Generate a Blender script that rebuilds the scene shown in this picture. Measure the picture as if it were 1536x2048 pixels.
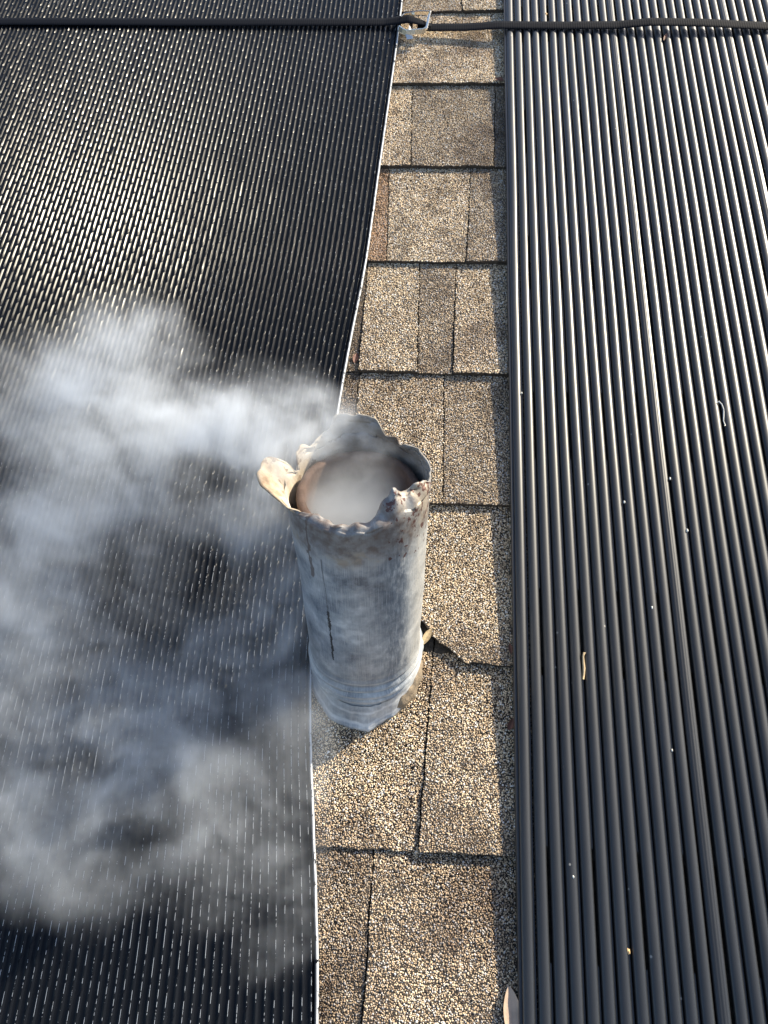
import bpy, math, random
import numpy as np
from mathutils import Vector, Matrix, noise as mnoise

for o in list(bpy.data.objects):
    bpy.data.objects.remove(o, do_unlink=True)
scene = bpy.context.scene
COL = scene.collection
R = math.radians
random.seed(7)
rng = np.random.default_rng(11)

# ------------------------------------------------------------------ frame of the place
# roof frame: u = across the slope (right), v = up the slope, n = off the roof; metres
PITCH = R(20.0)
ROOF = Matrix.Rotation(PITCH, 4, 'X')

# ------------------------------------------------------------------ camera
CU = (0.99689875, 0.05863272, -0.05248887)      # camera x axis in (u, v, n)
CD = (0.02990696, -0.89922296, -0.43646723)     # camera down
CF = (-0.07279046, 0.43354386, -0.89818777)     # camera forward
cam_data = bpy.data.cameras.new('camera')
cam = bpy.data.objects.new('camera', cam_data)
COL.objects.link(cam)
cm = Matrix(((CU[0], -CD[0], -CF[0], 0.0596), (CU[1], -CD[1], -CF[1], -0.1376),
             (CU[2], -CD[2], -CF[2], 0.6229), (0, 0, 0, 1)))
cam.matrix_world = ROOF @ cm
cam_data.sensor_fit = 'VERTICAL'
cam_data.sensor_height = 24.0
cam_data.lens = 24.0 * 1538.0 / 2048.0
cam_data.clip_start = 0.01
cam_data.clip_end = 500.0
scene.camera = cam

# ------------------------------------------------------------------ light
SUN_AZ, SUN_EL = R(54.5), R(35.5)      # azimuth from +Y (up-slope) towards +X
world = bpy.data.worlds.new('World')
scene.world = world
world.use_nodes = True
wn = world.node_tree
wn.nodes.clear()
sky = wn.nodes.new('ShaderNodeTexSky')
sky.sky_type = 'NISHITA'
sky.sun_disc = False
sky.sun_elevation = SUN_EL
sky.sun_rotation = SUN_AZ
sky.air_density = 1.0
sky.dust_density = 1.4
bg = wn.nodes.new('ShaderNodeBackground')
bg.inputs['Strength'].default_value = 0.12
wo = wn.nodes.new('ShaderNodeOutputWorld')
wn.links.new(sky.outputs[0], bg.inputs['Color'])
wn.links.new(bg.outputs[0], wo.inputs['Surface'])

sun_data = bpy.data.lights.new('sun', 'SUN')
sun_data.energy = 4.9
sun_data.angle = R(0.8)
sun_data.color = (1.0, 0.895, 0.70)
sun = bpy.data.objects.new('sun', sun_data)
COL.objects.link(sun)
sd = Vector((math.cos(SUN_EL) * math.sin(SUN_AZ), math.cos(SUN_EL) * math.cos(SUN_AZ), math.sin(SUN_EL)))
sun.rotation_euler = sd.to_track_quat('Z', 'Y').to_euler()
sun.location = sd * 10

vs = scene.view_settings
vs.view_transform = 'Standard'
vs.look = 'None'
vs.exposure = 1.0
vs.gamma = 1.0
vs.use_curve_mapping = False
cy = scene.cycles
cy.volume_bounces = 2
cy.max_bounces = 6
cy.use_adaptive_sampling = True
cy.adaptive_threshold = 0.01
cy.use_denoising = True
cy.denoising_input_passes = 'RGB_ALBEDO_NORMAL'
cy.denoising_prefilter = 'ACCURATE'
cy.sample_clamp_indirect = 4.0
cy.volume_step_rate = 3.0

# ------------------------------------------------------------------ helpers
def mesh_obj(name, verts, faces, mat=None, parent=None, smooth=False, base=(0, 0, 0), flat_roof=True):
    me = bpy.data.meshes.new(name)
    me.from_pydata([tuple(map(float, p)) for p in verts], [], [tuple(map(int, f)) for f in faces])
    me.update()
    return link_mesh(name, me, mat, parent, smooth, base)

def fast_mesh(name, verts, faces):
    """verts (N,3) array, faces (M,k) array, all faces with k corners"""
    me = bpy.data.meshes.new(name)
    N, (M, k) = len(verts), faces.shape
    me.vertices.add(N)
    me.vertices.foreach_set('co', np.ascontiguousarray(verts, dtype=np.float32).ravel())
    me.loops.add(M * k)
    me.loops.foreach_set('vertex_index', np.ascontiguousarray(faces, dtype=np.int32).ravel())
    me.polygons.add(M)
    me.polygons.foreach_set('loop_start', np.arange(0, M * k, k, dtype=np.int32))
    me.polygons.foreach_set('loop_total', np.full(M, k, dtype=np.int32))
    me.update(calc_edges=True)
    return me

def link_mesh(name, me, mat=None, parent=None, smooth=False, base=(0, 0, 0)):
    o = bpy.data.objects.new(name, me)
    COL.objects.link(o)
    if mat is not None:
        for m in (mat if isinstance(mat, (list, tuple)) else [mat]):
            me.materials.append(m)
    if smooth:
        me.polygons.foreach_set('use_smooth', np.ones(len(me.polygons), dtype=bool))
    if parent is not None:
        o.parent = parent
    else:
        o.matrix_world = ROOF @ Matrix.Translation(base)
    return o

def thing(name, label, cat, base=(0, 0, 0), group=None):
    o = bpy.data.objects.new(name, None)
    o.empty_display_size = 0.03
    COL.objects.link(o)
    o.matrix_world = ROOF @ Matrix.Translation(base)
    tag(o, label, cat, group)
    return o

def tag(o, label=None, cat=None, group=None, kind=None):
    if label: o['label'] = label
    if cat: o['category'] = cat
    if group: o['group'] = group
    if kind: o['kind'] = kind
    return o

def grid_faces(rows, cols, wrap=False):
    i = np.arange(rows - 1)[:, None]
    j = np.arange(cols if wrap else cols - 1)[None, :]
    a = i * cols + j
    b = i * cols + (j + 1) % cols
    return np.stack([a, b, b + cols, a + cols], -1).reshape(-1, 4)

def float_attr(me, name, arr):
    at = me.attributes.new(name, 'FLOAT', 'POINT')
    at.data.foreach_set('value', np.ascontiguousarray(arr, dtype=np.float32).ravel())

def smoothstep(a, b, x):
    t = np.clip((x - a) / (b - a), 0, 1)
    return t * t * (3 - 2 * t)

# ------------------------------------------------------------------ materials
class NT:
    """small wrapper for building a node tree"""
    def __init__(self, name):
        self.mat = bpy.data.materials.new(name)
        self.mat.use_nodes = True
        self.t = self.mat.node_tree
        self.t.nodes.clear()
        self.out = self.t.nodes.new('ShaderNodeOutputMaterial')
    def n(self, typ, **kw):
        nd = self.t.nodes.new(typ)
        for k, v in kw.items():
            setattr(nd, k, v)
        return nd
    def l(self, a, b):
        self.t.links.new(a, b)
    def val(self, sock, v):
        if hasattr(v, 'is_linked') or isinstance(v, bpy.types.NodeSocket):
            self.l(v, sock)
        else:
            sock.default_value = v
    def math(self, op, a, b=0.0, c=0.0, clamp=False):
        nd = self.n('ShaderNodeMath', operation=op, use_clamp=clamp)
        for s, v in zip(nd.inputs, (a, b, c)):
            self.val(s, v)
        return nd.outputs[0]
    def ramp(self, fac, stops, interp='LINEAR'):
        nd = self.n('ShaderNodeValToRGB')
        nd.color_ramp.interpolation = interp
        els = nd.color_ramp.elements
        while len(els) < len(stops):
            els.new(0.5)
        for e, (p, c) in zip(els, stops):
            e.position = p
            e.color = (c[0], c[1], c[2], 1.0)
        self.l(fac, nd.inputs[0])
        return nd.outputs[0]
    def mix(self, fac, a, b, mode='MIX'):
        nd = self.n('ShaderNodeMix', data_type='RGBA', blend_type=mode)
        self.val(nd.inputs[0], fac)
        for s, v in ((nd.inputs[6], a), (nd.inputs[7], b)):
            if isinstance(v, bpy.types.NodeSocket):
                self.l(v, s)
            else:
                s.default_value = (v[0], v[1], v[2], 1.0)
        return nd.outputs[2]
    def noise(self, vec, scale, detail=3.0, rough=0.55, dim='3D'):
        nd = self.n('ShaderNodeTexNoise')
        nd.inputs['Scale'].default_value = scale
        nd.inputs['Detail'].default_value = detail
        nd.inputs['Roughness'].default_value = rough
        if vec is not None:
            self.l(vec, nd.inputs['Vector'])
        return nd.outputs['Fac']
    def stretch(self, vec, s):
        nd = self.n('ShaderNodeVectorMath', operation='MULTIPLY')
        self.l(vec, nd.inputs[0])
        nd.inputs[1].default_value = s
        return nd.outputs[0]
    def obj(self):
        return self.n('ShaderNodeTexCoord').outputs['Object']
    def uv(self):
        return self.n('ShaderNodeTexCoord').outputs['UV']
    def bump(self, h, dist, strength=1.0):
        nd = self.n('ShaderNodeBump')
        nd.inputs['Distance'].default_value = dist
        nd.inputs['Strength'].default_value = strength
        self.l(h, nd.inputs['Height'])
        return nd.outputs[0]
    def bsdf(self, color, rough, metal=0.0, spec=0.5, normal=None, **kw):
        nd = self.n('ShaderNodeBsdfPrincipled')
        c = nd.inputs['Base Color']
        if isinstance(color, bpy.types.NodeSocket):
            self.l(color, c)
        else:
            c.default_value = (color[0], color[1], color[2], 1)
        self.val(nd.inputs['Roughness'], rough)
        self.val(nd.inputs['Metallic'], metal)
        self.val(nd.inputs['Specular IOR Level'], spec)
        if normal is not None:
            self.l(normal, nd.inputs['Normal'])
        for k, v in kw.items():
            self.val(nd.inputs[k], v)
        self.l(nd.outputs[0], self.out.inputs['Surface'])
        return self.mat

def mat_granule():
    t = NT('shingle_granules')
    g = t.n('ShaderNodeNewGeometry')
    col = t.ramp(g.outputs['Random Per Island'], [
        (0.00, (0.13, 0.105, 0.090)), (0.08, (0.28, 0.215, 0.165)), (0.18, (0.50, 0.385, 0.270)),
        (0.34, (0.69, 0.545, 0.380)), (0.58, (0.80, 0.655, 0.465)), (0.78, (0.84, 0.735, 0.575)),
        (0.90, (0.74, 0.725, 0.71)), (1.00, (0.88, 0.88, 0.88))], 'LINEAR')
    co = g.outputs['Position']
    n1 = t.noise(co, 9.0, 5.0, 0.62)
    st = t.ramp(n1, [(0.33, (0.46, 0.42, 0.41)), (0.48, (0.90, 0.88, 0.86)), (0.66, (1.0, 0.99, 0.96))])
    n2 = t.noise(co, 45.0, 4.0, 0.6)
    st2 = t.ramp(n2, [(0.33, (0.55, 0.53, 0.52)), (0.52, (1, 1, 1))])
    oi = t.n('ShaderNodeObjectInfo')
    c = t.mix(1.0, col, st, 'MULTIPLY')
    c = t.mix(0.8, c, st2, 'MULTIPLY')
    c = t.mix(1.0, c, oi.outputs['Color'], 'MULTIPLY')
    return t.bsdf(c, 0.8, spec=0.25)

def mat_asphalt():
    t = NT('shingle_asphalt')
    co = t.obj()
    n1 = t.noise(co, 300, 4)
    c = t.ramp(n1, [(0.3, (0.028, 0.024, 0.021)), (0.7, (0.085, 0.070, 0.056))])
    return t.bsdf(c, 0.9, spec=0.2, normal=t.bump(n1, 0.0008))

def mat_roof_sheet():
    t = NT('roof_deck_shingle')
    co = t.obj()
    vor = t.n('ShaderNodeTexVoronoi')
    vor.inputs['Scale'].default_value = 650
    t.l(co, vor.inputs['Vector'])
    c = t.ramp(vor.outputs['Color'], [(0.1, (0.05, 0.04, 0.035)), (0.5, (0.36, 0.25, 0.15)), (0.95, (0.6, 0.5, 0.36))])
    return t.bsdf(c, 0.85, spec=0.25, normal=t.bump(vor.outputs['Distance'], 0.001))

def mat_tube():
    t = NT('black_collector_plastic')
    co = t.obj()
    long = t.stretch(co, (1.0, 0.12, 1.0))
    n1 = t.noise(long, 60, 4, 0.6)
    n2 = t.noise(co, 14, 4, 0.6)
    base = t.mix(t.math('MULTIPLY', n2, 0.9, clamp=True), (0.003, 0.004, 0.0055), (0.014, 0.016, 0.020))
    sp = t.n('ShaderNodeTexVoronoi')
    sp.inputs['Scale'].default_value = 170
    t.l(co, sp.inputs['Vector'])
    pick = t.n('ShaderNodeTexWhiteNoise')
    t.l(sp.outputs['Color'], pick.inputs['Vector'])
    size = t.math('MULTIPLY', t.math('GREATER_THAN', pick.outputs['Value'], 0.985), 0.16)
    dot = t.math('LESS_THAN', sp.outputs['Distance'], size)
    base = t.mix(t.math('MULTIPLY', dot, 0.55), base, (0.42, 0.40, 0.36))
    rough = t.math('MULTIPLY_ADD', n1, 0.14, 0.50)
    fine = t.noise(long, 900, 3, 0.6)
    return t.bsdf(base, rough, spec=0.34, normal=t.bump(fine, 0.00006, 0.6), **{'Coat Weight': 0.85, 'Coat Roughness': t.math('MULTIPLY_ADD', n1, 0.10, 0.29), 'Coat IOR': 1.5})

def mat_rib():
    t = NT('black_collector_mat')
    co = t.obj()
    n1 = t.noise(t.stretch(co, (1, 0.35, 1)), 420, 4, 0.65)
    n2 = t.noise(co, 9, 3, 0.6)
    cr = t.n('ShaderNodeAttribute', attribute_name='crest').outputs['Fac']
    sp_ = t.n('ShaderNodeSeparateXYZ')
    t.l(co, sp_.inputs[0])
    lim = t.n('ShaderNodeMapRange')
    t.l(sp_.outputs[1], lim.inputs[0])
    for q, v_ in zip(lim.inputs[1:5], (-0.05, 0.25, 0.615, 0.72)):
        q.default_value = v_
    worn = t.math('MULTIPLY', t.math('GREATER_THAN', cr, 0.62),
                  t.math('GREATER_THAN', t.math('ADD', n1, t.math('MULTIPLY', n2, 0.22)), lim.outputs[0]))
    edge = t.n('ShaderNodeAttribute', attribute_name='scuff').outputs['Fac']
    n3 = t.noise(t.stretch(co, (1, 0.5, 1)), 260, 5, 0.7)
    sc = t.math('MULTIPLY', edge, t.math('GREATER_THAN', n3, 0.41))
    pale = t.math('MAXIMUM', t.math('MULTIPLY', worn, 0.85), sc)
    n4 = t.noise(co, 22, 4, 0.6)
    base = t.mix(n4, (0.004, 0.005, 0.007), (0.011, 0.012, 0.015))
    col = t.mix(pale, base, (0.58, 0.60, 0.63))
    fine = t.noise(co, 1400, 3, 0.6)
    rough = t.math('MULTIPLY_ADD', n4, 0.08, 0.19)
    return t.bsdf(col, rough, spec=0.095, normal=t.bump(fine, 0.00002, 0.5))

def mat_plain(name, col, rough, metal=0.0, spec=0.5, var=0.3, scale=90, bump=0.0):
    t = NT(name)
    n1 = t.noise(t.obj(), scale, 4, 0.6)
    c = t.mix(n1, tuple(x * (1 - var) for x in col), tuple(min(1, x * (1 + var)) for x in col))
    nm = t.bump(n1, bump) if bump else None
    return t.bsdf(c, rough, metal=metal, spec=spec, normal=nm)

def mat_lead(inner=False):
    t = NT('lead_inner_oxide' if inner else 'weathered_lead')
    uv = t.uv()                      # u = angle 0..1, v = height in metres along the pipe
    co = t.obj()
    sx = t.n('ShaderNodeSeparateXYZ')
    t.l(uv, sx.inputs[0])
    ang, s = sx.outputs[0], sx.outputs[1]
    n1 = t.noise(co, 32, 7, 0.66)
    n2 = t.noise(co, 120, 5, 0.6)
    n3 = t.noise(t.stretch(uv, (40.0, 30.0, 1.0)), 3.0, 6, 0.65)
    if inner:
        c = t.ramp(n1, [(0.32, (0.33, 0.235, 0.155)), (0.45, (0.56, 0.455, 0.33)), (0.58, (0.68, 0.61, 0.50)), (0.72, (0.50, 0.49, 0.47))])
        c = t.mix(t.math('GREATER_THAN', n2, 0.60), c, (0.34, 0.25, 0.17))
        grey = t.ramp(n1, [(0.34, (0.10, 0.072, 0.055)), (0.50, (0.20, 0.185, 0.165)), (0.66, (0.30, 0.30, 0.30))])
        side = t.ramp(ang, [(0.30, (0, 0, 0)), (0.37, (1, 1, 1)), (0.59, (1, 1, 1)), (0.63, (0.10, 0.10, 0.10)), (0.83, (0.35, 0.35, 0.35)), (0.95, (0, 0, 0))])  # cream oxide kept to the left inside, painting its sunlight; elsewhere shaded grey
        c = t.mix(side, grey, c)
        return t.bsdf(c, 0.75, spec=0.3, normal=t.bump(n2, 0.0009))
    c = t.ramp(n1, [(0.34, (0.11, 0.13, 0.16)), (0.43, (0.28, 0.31, 0.345)), (0.54, (0.45, 0.475, 0.50)), (0.66, (0.70, 0.715, 0.72))])
    c = t.mix(t.math('MULTIPLY', t.ramp(n2, [(0.42, (0, 0, 0)), (0.66, (1, 1, 1))]), 0.55), c, (0.24, 0.26, 0.285))
    # fine up-and-down scratches
    scr = t.noise(t.stretch(uv, (1500.0, 26.0, 1.0)), 1.0, 3, 0.6)
    c = t.mix(t.math('MULTIPLY', t.ramp(scr, [(0.55, (0, 0, 0)), (0.62, (1, 1, 1))]), 0.55), c, (0.74, 0.75, 0.76))
    # dark band painted where shade meets the sunlit right flank
    shade_band = t.math('MULTIPLY', t.ramp(ang, [(0.800, (0, 0, 0)), (0.835, (1, 1, 1)), (0.872, (1, 1, 1)), (0.90, (0, 0, 0))]),
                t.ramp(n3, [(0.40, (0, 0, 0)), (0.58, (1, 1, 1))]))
    c = t.mix(t.math('MULTIPLY', shade_band, 0.75), c, (0.14, 0.17, 0.205))
    # sunlit look of the far right flank, painted pale
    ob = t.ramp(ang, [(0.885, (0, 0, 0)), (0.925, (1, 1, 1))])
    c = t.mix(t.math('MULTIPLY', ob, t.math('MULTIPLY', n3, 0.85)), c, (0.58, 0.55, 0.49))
    # stains under the torn rim
    hi = t.ramp(t.math('MULTIPLY_ADD', n1, 0.05, s), [(0.0, (0, 0, 0)), (0.192, (0, 0, 0)), (0.212, (1, 1, 1))])
    c = t.mix(t.math('MULTIPLY', hi, 0.75), c, (0.23, 0.215, 0.20))
    c = t.mix(t.math('MULTIPLY', hi, t.ramp(n2, [(0.42, (0, 0, 0)), (0.62, (0.7, 0.7, 0.7))])), c, (0.120, 0.080, 0.064))
    c = t.mix(t.math('MULTIPLY', hi, t.ramp(n1, [(0.54, (0, 0, 0)), (0.64, (1, 1, 1))])), c, (0.37, 0.32, 0.26))
    red = t.math('MULTIPLY', t.math('MULTIPLY', t.math('GREATER_THAN', s, 0.163), t.math('GREATER_THAN', ang, 0.83)),
                 t.math('GREATER_THAN', t.noise(co, 190, 4, 0.6), t.math('MULTIPLY_ADD', s, -1.2, 0.825)))
    c = t.mix(t.math('MULTIPLY', red, 0.85), c, (0.085, 0.026, 0.022))
    # one long dark scratch and a drip on the left front
    w = t.noise(uv, 60, 2)
    off = t.math('ABSOLUTE', t.math('SUBTRACT', ang, t.math('MULTIPLY_ADD', w, 0.006, 0.674)))
    seg = t.math('MULTIPLY', t.math('GREATER_THAN', s, 0.060), t.math('LESS_THAN', s, 0.118))
    line = t.math('MULTIPLY', t.math('LESS_THAN', off, t.math('MULTIPLY', t.math('SUBTRACT', t.noise(co, 330, 4, 0.7), 0.30), 0.017)), seg)
    seam = t.math('MULTIPLY', t.math('LESS_THAN', off, 0.0014), t.math('MULTIPLY', t.math('GREATER_THAN', s, 0.118), t.math('LESS_THAN', s, 0.172)))
    c = t.mix(t.math('MULTIPLY', line, 0.9), c, (0.035, 0.028, 0.026))
    c = t.mix(t.math('MULTIPLY', seam, 0.6), c, (0.07, 0.07, 0.075))
    drip = t.math('MULTIPLY', t.math('LESS_THAN', t.math('ABSOLUTE', t.math('SUBTRACT', ang, t.math('MULTIPLY_ADD', w, 0.03, 0.628))), t.math('MULTIPLY', n2, 0.009)), t.math('GREATER_THAN', s, 0.148))
    c = t.mix(t.math('MULTIPLY', drip, 0.75), c, (0.12, 0.085, 0.07))
    # wrinkle ridges painted paler: wear, plus relief light the shaded front lacks
    wr = t.math('MULTIPLY', t.ramp(t.math('SINE', t.math('MULTIPLY', s, 2 * math.pi / 0.0082)), [(0.55, (0, 0, 0)), (0.95, (1, 1, 1))]),
                t.ramp(s, [(0.000, (0, 0, 0)), (0.010, (1, 1, 1)), (0.032, (1, 1, 1)), (0.044, (0, 0, 0))]))
    c = t.mix(t.math('MULTIPLY', wr, t.math('MULTIPLY', n1, 1.0)), c, (0.80, 0.82, 0.84))
    # chalky foot
    lo = t.ramp(s, [(0.0, (1, 1, 1)), (0.045, (0, 0, 0))])
    c = t.mix(t.math('MULTIPLY', lo, t.ramp(n2, [(0.35, (0, 0, 0)), (0.65, (1, 1, 1))])), c, (0.29, 0.315, 0.35))
    rough = t.math('MULTIPLY_ADD', n1, 0.25, 0.40)
    h = t.math('ADD', t.math('MULTIPLY', n2, 0.6), n1)
    return t.bsdf(c, rough, metal=0.25, spec=0.45, normal=t.bump(h, 0.0012, 0.7))

def mat_strap():
    t = NT('black_woven_webbing')
    co = t.obj()
    wv = t.n('ShaderNodeTexWave', wave_type='BANDS', bands_direction='X', wave_profile='SIN')
    wv.inputs['Scale'].default_value = 110
    wv.inputs['Distortion'].default_value = 0.4
    t.l(co, wv.inputs['Vector'])
    n1 = t.noise(co, 500, 3)
    c = t.mix(t.math('MULTIPLY', wv.outputs['Fac'], n1), (0.003, 0.004, 0.007), (0.008, 0.009, 0.014))
    return t.bsdf(c, 0.75, spec=0.10, normal=t.bump(wv.outputs['Fac'], 0.0001))

M_GRAN, M_ASPH, M_ROOF = mat_granule(), mat_asphalt(), mat_roof_sheet()
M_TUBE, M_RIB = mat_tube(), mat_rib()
M_LEAD, M_LEADIN = mat_lead(False), mat_lead(True)
M_RUST = mat_plain('rusty_iron', (0.105, 0.070, 0.056), 0.85, spec=0.2, var=0.6, scale=140, bump=0.001)
M_STRAP = mat_strap()
M_STEEL = mat_plain('stainless_buckle', (0.80, 0.77, 0.70), 0.26, metal=1.0, var=0.15, scale=60)
M_LEAF = mat_plain('dry_leaf', (0.42, 0.31, 0.23), 0.7, var=0.35, scale=120, bump=0.0006)
M_REDLEAF = mat_plain('red_leaf_scrap', (0.14, 0.060, 0.040), 0.7, var=0.5, scale=200)
M_TWIG = mat_plain('pale_twig', (0.45, 0.34, 0.20), 0.75, var=0.4, scale=400, bump=0.0005)
M_HUSK = mat_plain('seed_husk', (0.55, 0.36, 0.17), 0.75, var=0.6, scale=500, bump=0.0005)
M_DROP = mat_plain('bird_lime', (0.62, 0.62, 0.58), 0.8, var=0.2, scale=300, bump=0.0005)
M_SEAL = mat_plain('weathered_sealant', (0.21, 0.165, 0.115), 0.8, var=0.35, scale=130, bump=0.002)

# ------------------------------------------------------------------ roof: deck sheet and shingles
EXP = 0.1437
TH = 0.0046
roof = mesh_obj('roof', [(-4, -2.5, -0.012), (4, -2.5, -0.012), (4, 5, -0.012), (-4, 5, -0.012),
                         (-4, -2.5, -0.15), (4, -2.5, -0.15), (4, 5, -0.15), (-4, 5, -0.15)],
                [(0, 1, 2, 3), (4, 7, 6, 5), (0, 4, 5, 1), (1, 5, 6, 2), (2, 6, 7, 3), (3, 7, 4, 0)], M_ROOF)
tag(roof, kind='structure')
roof['label'] = 'sloping roof of tan granulated asphalt shingles'

EDGE_V = np.array([-0.70, -0.40, -0.2254, -0.1672, -0.1355, -0.1056, -0.0487, -0.0105, 0.0384, 0.1283, 0.2355, 0.292, 0.3399, 0.4444, 0.5856, 0.7221, 0.8372, 0.8996, 1.1, 1.6])
EDGE_U = np.array([-0.002, -0.005, -0.0115, -0.0185, -0.0227, -0.0268, -0.0351, -0.0402, -0.0432, -0.0443, -0.0427, -0.0385, -0.036, -0.0263, -0.0213, -0.0159, -0.0115, -0.0100, -0.008, -0.006])
_vv = np.linspace(-0.75, 1.65, 481)
_ee = np.interp(_vv, EDGE_V, EDGE_U)
for _ in range(3):
    _ee = np.convolve(np.pad(_ee, 6, 'edge'), np.ones(13) / 13, 'valid')
def panel_edge(v):
    return np.interp(v, _vv, _ee)

LIGHT, MID, DARK, RED = (1.12, 1.10, 1.07), (0.80, 0.78, 0.77), (0.55, 0.53, 0.53), (0.84, 0.70, 0.62)
FAR_L, FAR_R = -0.40, 0.42
# course: (butt v, [(u_bottom_left, u_bottom_right, u_top_left, u_top_right, raised, tone)])
COURSES = []
def course(i, seams, tones, raised):
    """seams: list of (u at butt, u at top of the exposed strip)"""
    s = [(FAR_L, FAR_L)] + seams + [(FAR_R, FAR_R)]
    COURSES.append((i, [(s[k][0], s[k + 1][0], s[k][1], s[k + 1][1], raised[k], tones[k]) for k in range(len(s) - 1)]))
course(-3, [(0.03, 0.03)], [MID, LIGHT], [0, 1])
course(-2, [(-0.02, -0.02), (0.085, 0.085)], [MID, LIGHT, MID], [0, 1, 0])
course(-1, [(0.0165, 0.0183)], [MID, LIGHT], [0, 1])
course(0, [(0.0508, 0.0578)], [LIGHT, LIGHT], [0, 1])
course(1, [], [LIGHT], [1])
course(2, [(-0.027, -0.0235), (0.062, 0.0595)], [DARK, LIGHT, MID], [0, 1, 0.85])
course(3, [(-0.0255, -0.0256), (0.0331, 0.0297), (0.0676, 0.0686)], [DARK, LIGHT, MID, LIGHT], [0, 1, 0.25, 1])
course(4, [(-0.0052, -0.0113), (0.0789, 0.0829)], [RED, LIGHT, MID], [0.5, 0.62, 1])
course(5, [(0.0145, 0.0100), (0.1088, 0.111)], [LIGHT, MID, DARK], [1, 0.8, 0.4])
course(6, [], [LIGHT], [0.8])
course(7, [(0.069, 0.062)], [MID, LIGHT], [0.5, 0.9])
course(8, [(0.02, 0.02)], [LIGHT, MID], [1, 0.3])
course(9, [(0.08, 0.08)], [MID, LIGHT], [0.3, 1])

V0 = -0.1160      # butt of course 0
def butt_v(i):
    return V0 + i * EXP

def granule_protos(k):
    protos = []
    base = np.array([(1, 0, 0), (-1, 0, 0), (0, 1, 0), (0, -1, 0), (0, 0, 1), (0, 0, -1)], float)
    for _ in range(k):
        p = base * rng.uniform(0.65, 1.25, (6, 1)) + rng.normal(0, 0.16, (6, 3))
        q = rng.normal(size=4); q /= np.linalg.norm(q)
        w, x, y, z = q
        rot = np.array([[1 - 2 * (y * y + z * z), 2 * (x * y - z * w), 2 * (x * z + y * w)],
                        [2 * (x * y + z * w), 1 - 2 * (x * x + z * z), 2 * (y * z - x * w)],
                        [2 * (x * z - y * w), 2 * (y * z + x * w), 1 - 2 * (x * x + y * y)]])
        protos.append((p @ rot.T) * np.array([1, 1, 0.75]))
    return np.array(protos)
PROTOS = granule_protos(64)
OCT = np.array([(0, 2, 4), (2, 1, 4), (1, 3, 4), (3, 0, 4), (2, 0, 5), (1, 2, 5), (3, 1, 5), (0, 3, 5)])

def in_poly(px, py, poly):
    inside = np.zeros(len(px), bool)
    for (x0, y0), (x1, y1) in zip(poly, poly[1:] + poly[:1]):
        c = ((y0 > py) != (y1 > py)) & (px < (x1 - x0) * (py - y0) / (y1 - y0 + 1e-12) + x0)
        inside ^= c
    return inside

def shingle(poly, i, raised, tone, granules=True):
    """slab from a plan polygon; its top falls from the butt up to the next course"""
    vb = butt_v(i)
    lift = TH * raised * 0.62 + TH * 0.38
    def top(u, v):
        t = (v - vb) / EXP
        return np.where(t < 1, lift * (1 - t) - 0.0006 * t, -0.0006 - 0.0035 * (t - 1) / 0.2) + 0.0
    # ragged outline: subdivide the polygon's sides
    pts = []
    for (x0, y0), (x1, y1) in zip(poly, poly[1:] + poly[:1]):
        L = math.hypot(x1 - x0, y1 - y0)
        k = max(1, int(L / 0.006))
        for j in range(k):
            f = j / k
            u, v = x0 + (x1 - x0) * f, y0 + (y1 - y0) * f
            if 0 < j:
                a = 0.0011
                u += a * mnoise.noise((u * 90, v * 90, i * 3.1))
                v += 1.4 * a * mnoise.noise((u * 60, v * 60, 7 + i * 2.3))
            pts.append((u, v))
    n = len(pts)
    verts = [(u, v, float(top(u, v))) for u, v in pts] + [(u, v, float(top(u, v)) - 0.0052) for u, v in pts]
    faces = [tuple(range(n)), tuple(range(2 * n - 1, n - 1, -1))]
    faces += [(k + n, (k + 1) % n + n, (k + 1) % n, k) for k in range(n)]
    o = mesh_obj('shingle', verts, faces, M_ASPH, roof)
    if not granules:
        return o
    us = [p[0] for p in poly]; vs_ = [p[1] for p in poly]
    u0, u1 = max(min(us), -0.085), min(max(us), 0.140)
    v0, v1 = min(vs_), min(max(vs_), vb + EXP + 0.008)
    if u1 <= u0:
        return o
    SP = 0.00130
    gu, gv = np.meshgrid(np.arange(u0, u1, SP), np.arange(v0, v1, SP * 0.9))
    gu = gu + (np.arange(gu.shape[0]) % 2)[:, None] * SP / 2
    gu = gu.ravel() + rng.normal(0, 0.00034, gu.size)
    gv = gv.ravel() + rng.normal(0, 0.00034, gv.size)
    keep = in_poly(gu, gv, [tuple(p) for p in pts]) & (gu > panel_edge(gv) - 0.035) & (rng.random(gu.size) > 0.03)
    keep &= ((gu - 0.003) ** 2 + (gv - 0.0235) ** 2 > 0.039 ** 2)
    gu, gv = gu[keep], gv[keep]
    N = len(gu)
    if not N:
        return o
    gn = top(gu, gv) + rng.uniform(-0.0002, 0.00035, N)
    sc = np.clip(rng.lognormal(-0.02, 0.22, N), 0.6, 1.8) * 0.00076
    P = PROTOS[rng.integers(0, 64, N)] * sc[:, None, None]
    a = rng.uniform(0, 2 * np.pi, N); ca, sa = np.cos(a), np.sin(a)
    X = P[..., 0] * ca[:, None] - P[..., 1] * sa[:, None]
    Y = P[..., 0] * sa[:, None] + P[..., 1] * ca[:, None]
    V = np.stack([X + gu[:, None], Y + gv[:, None], P[..., 2] + gn[:, None]], -1).reshape(-1, 3)
    F = (OCT[None] + (np.arange(N) * 6)[:, None, None]).reshape(-1, 3)
    me = fast_mesh('granules', V, F)
    g = link_mesh('granules', me, M_GRAN, o)
    g['kind'] = 'stuff'
    j = rng.uniform(0.94, 1.06)
    g.color = (tone[0] * j, tone[1] * j, tone[2] * j, 1)
    return o

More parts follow.
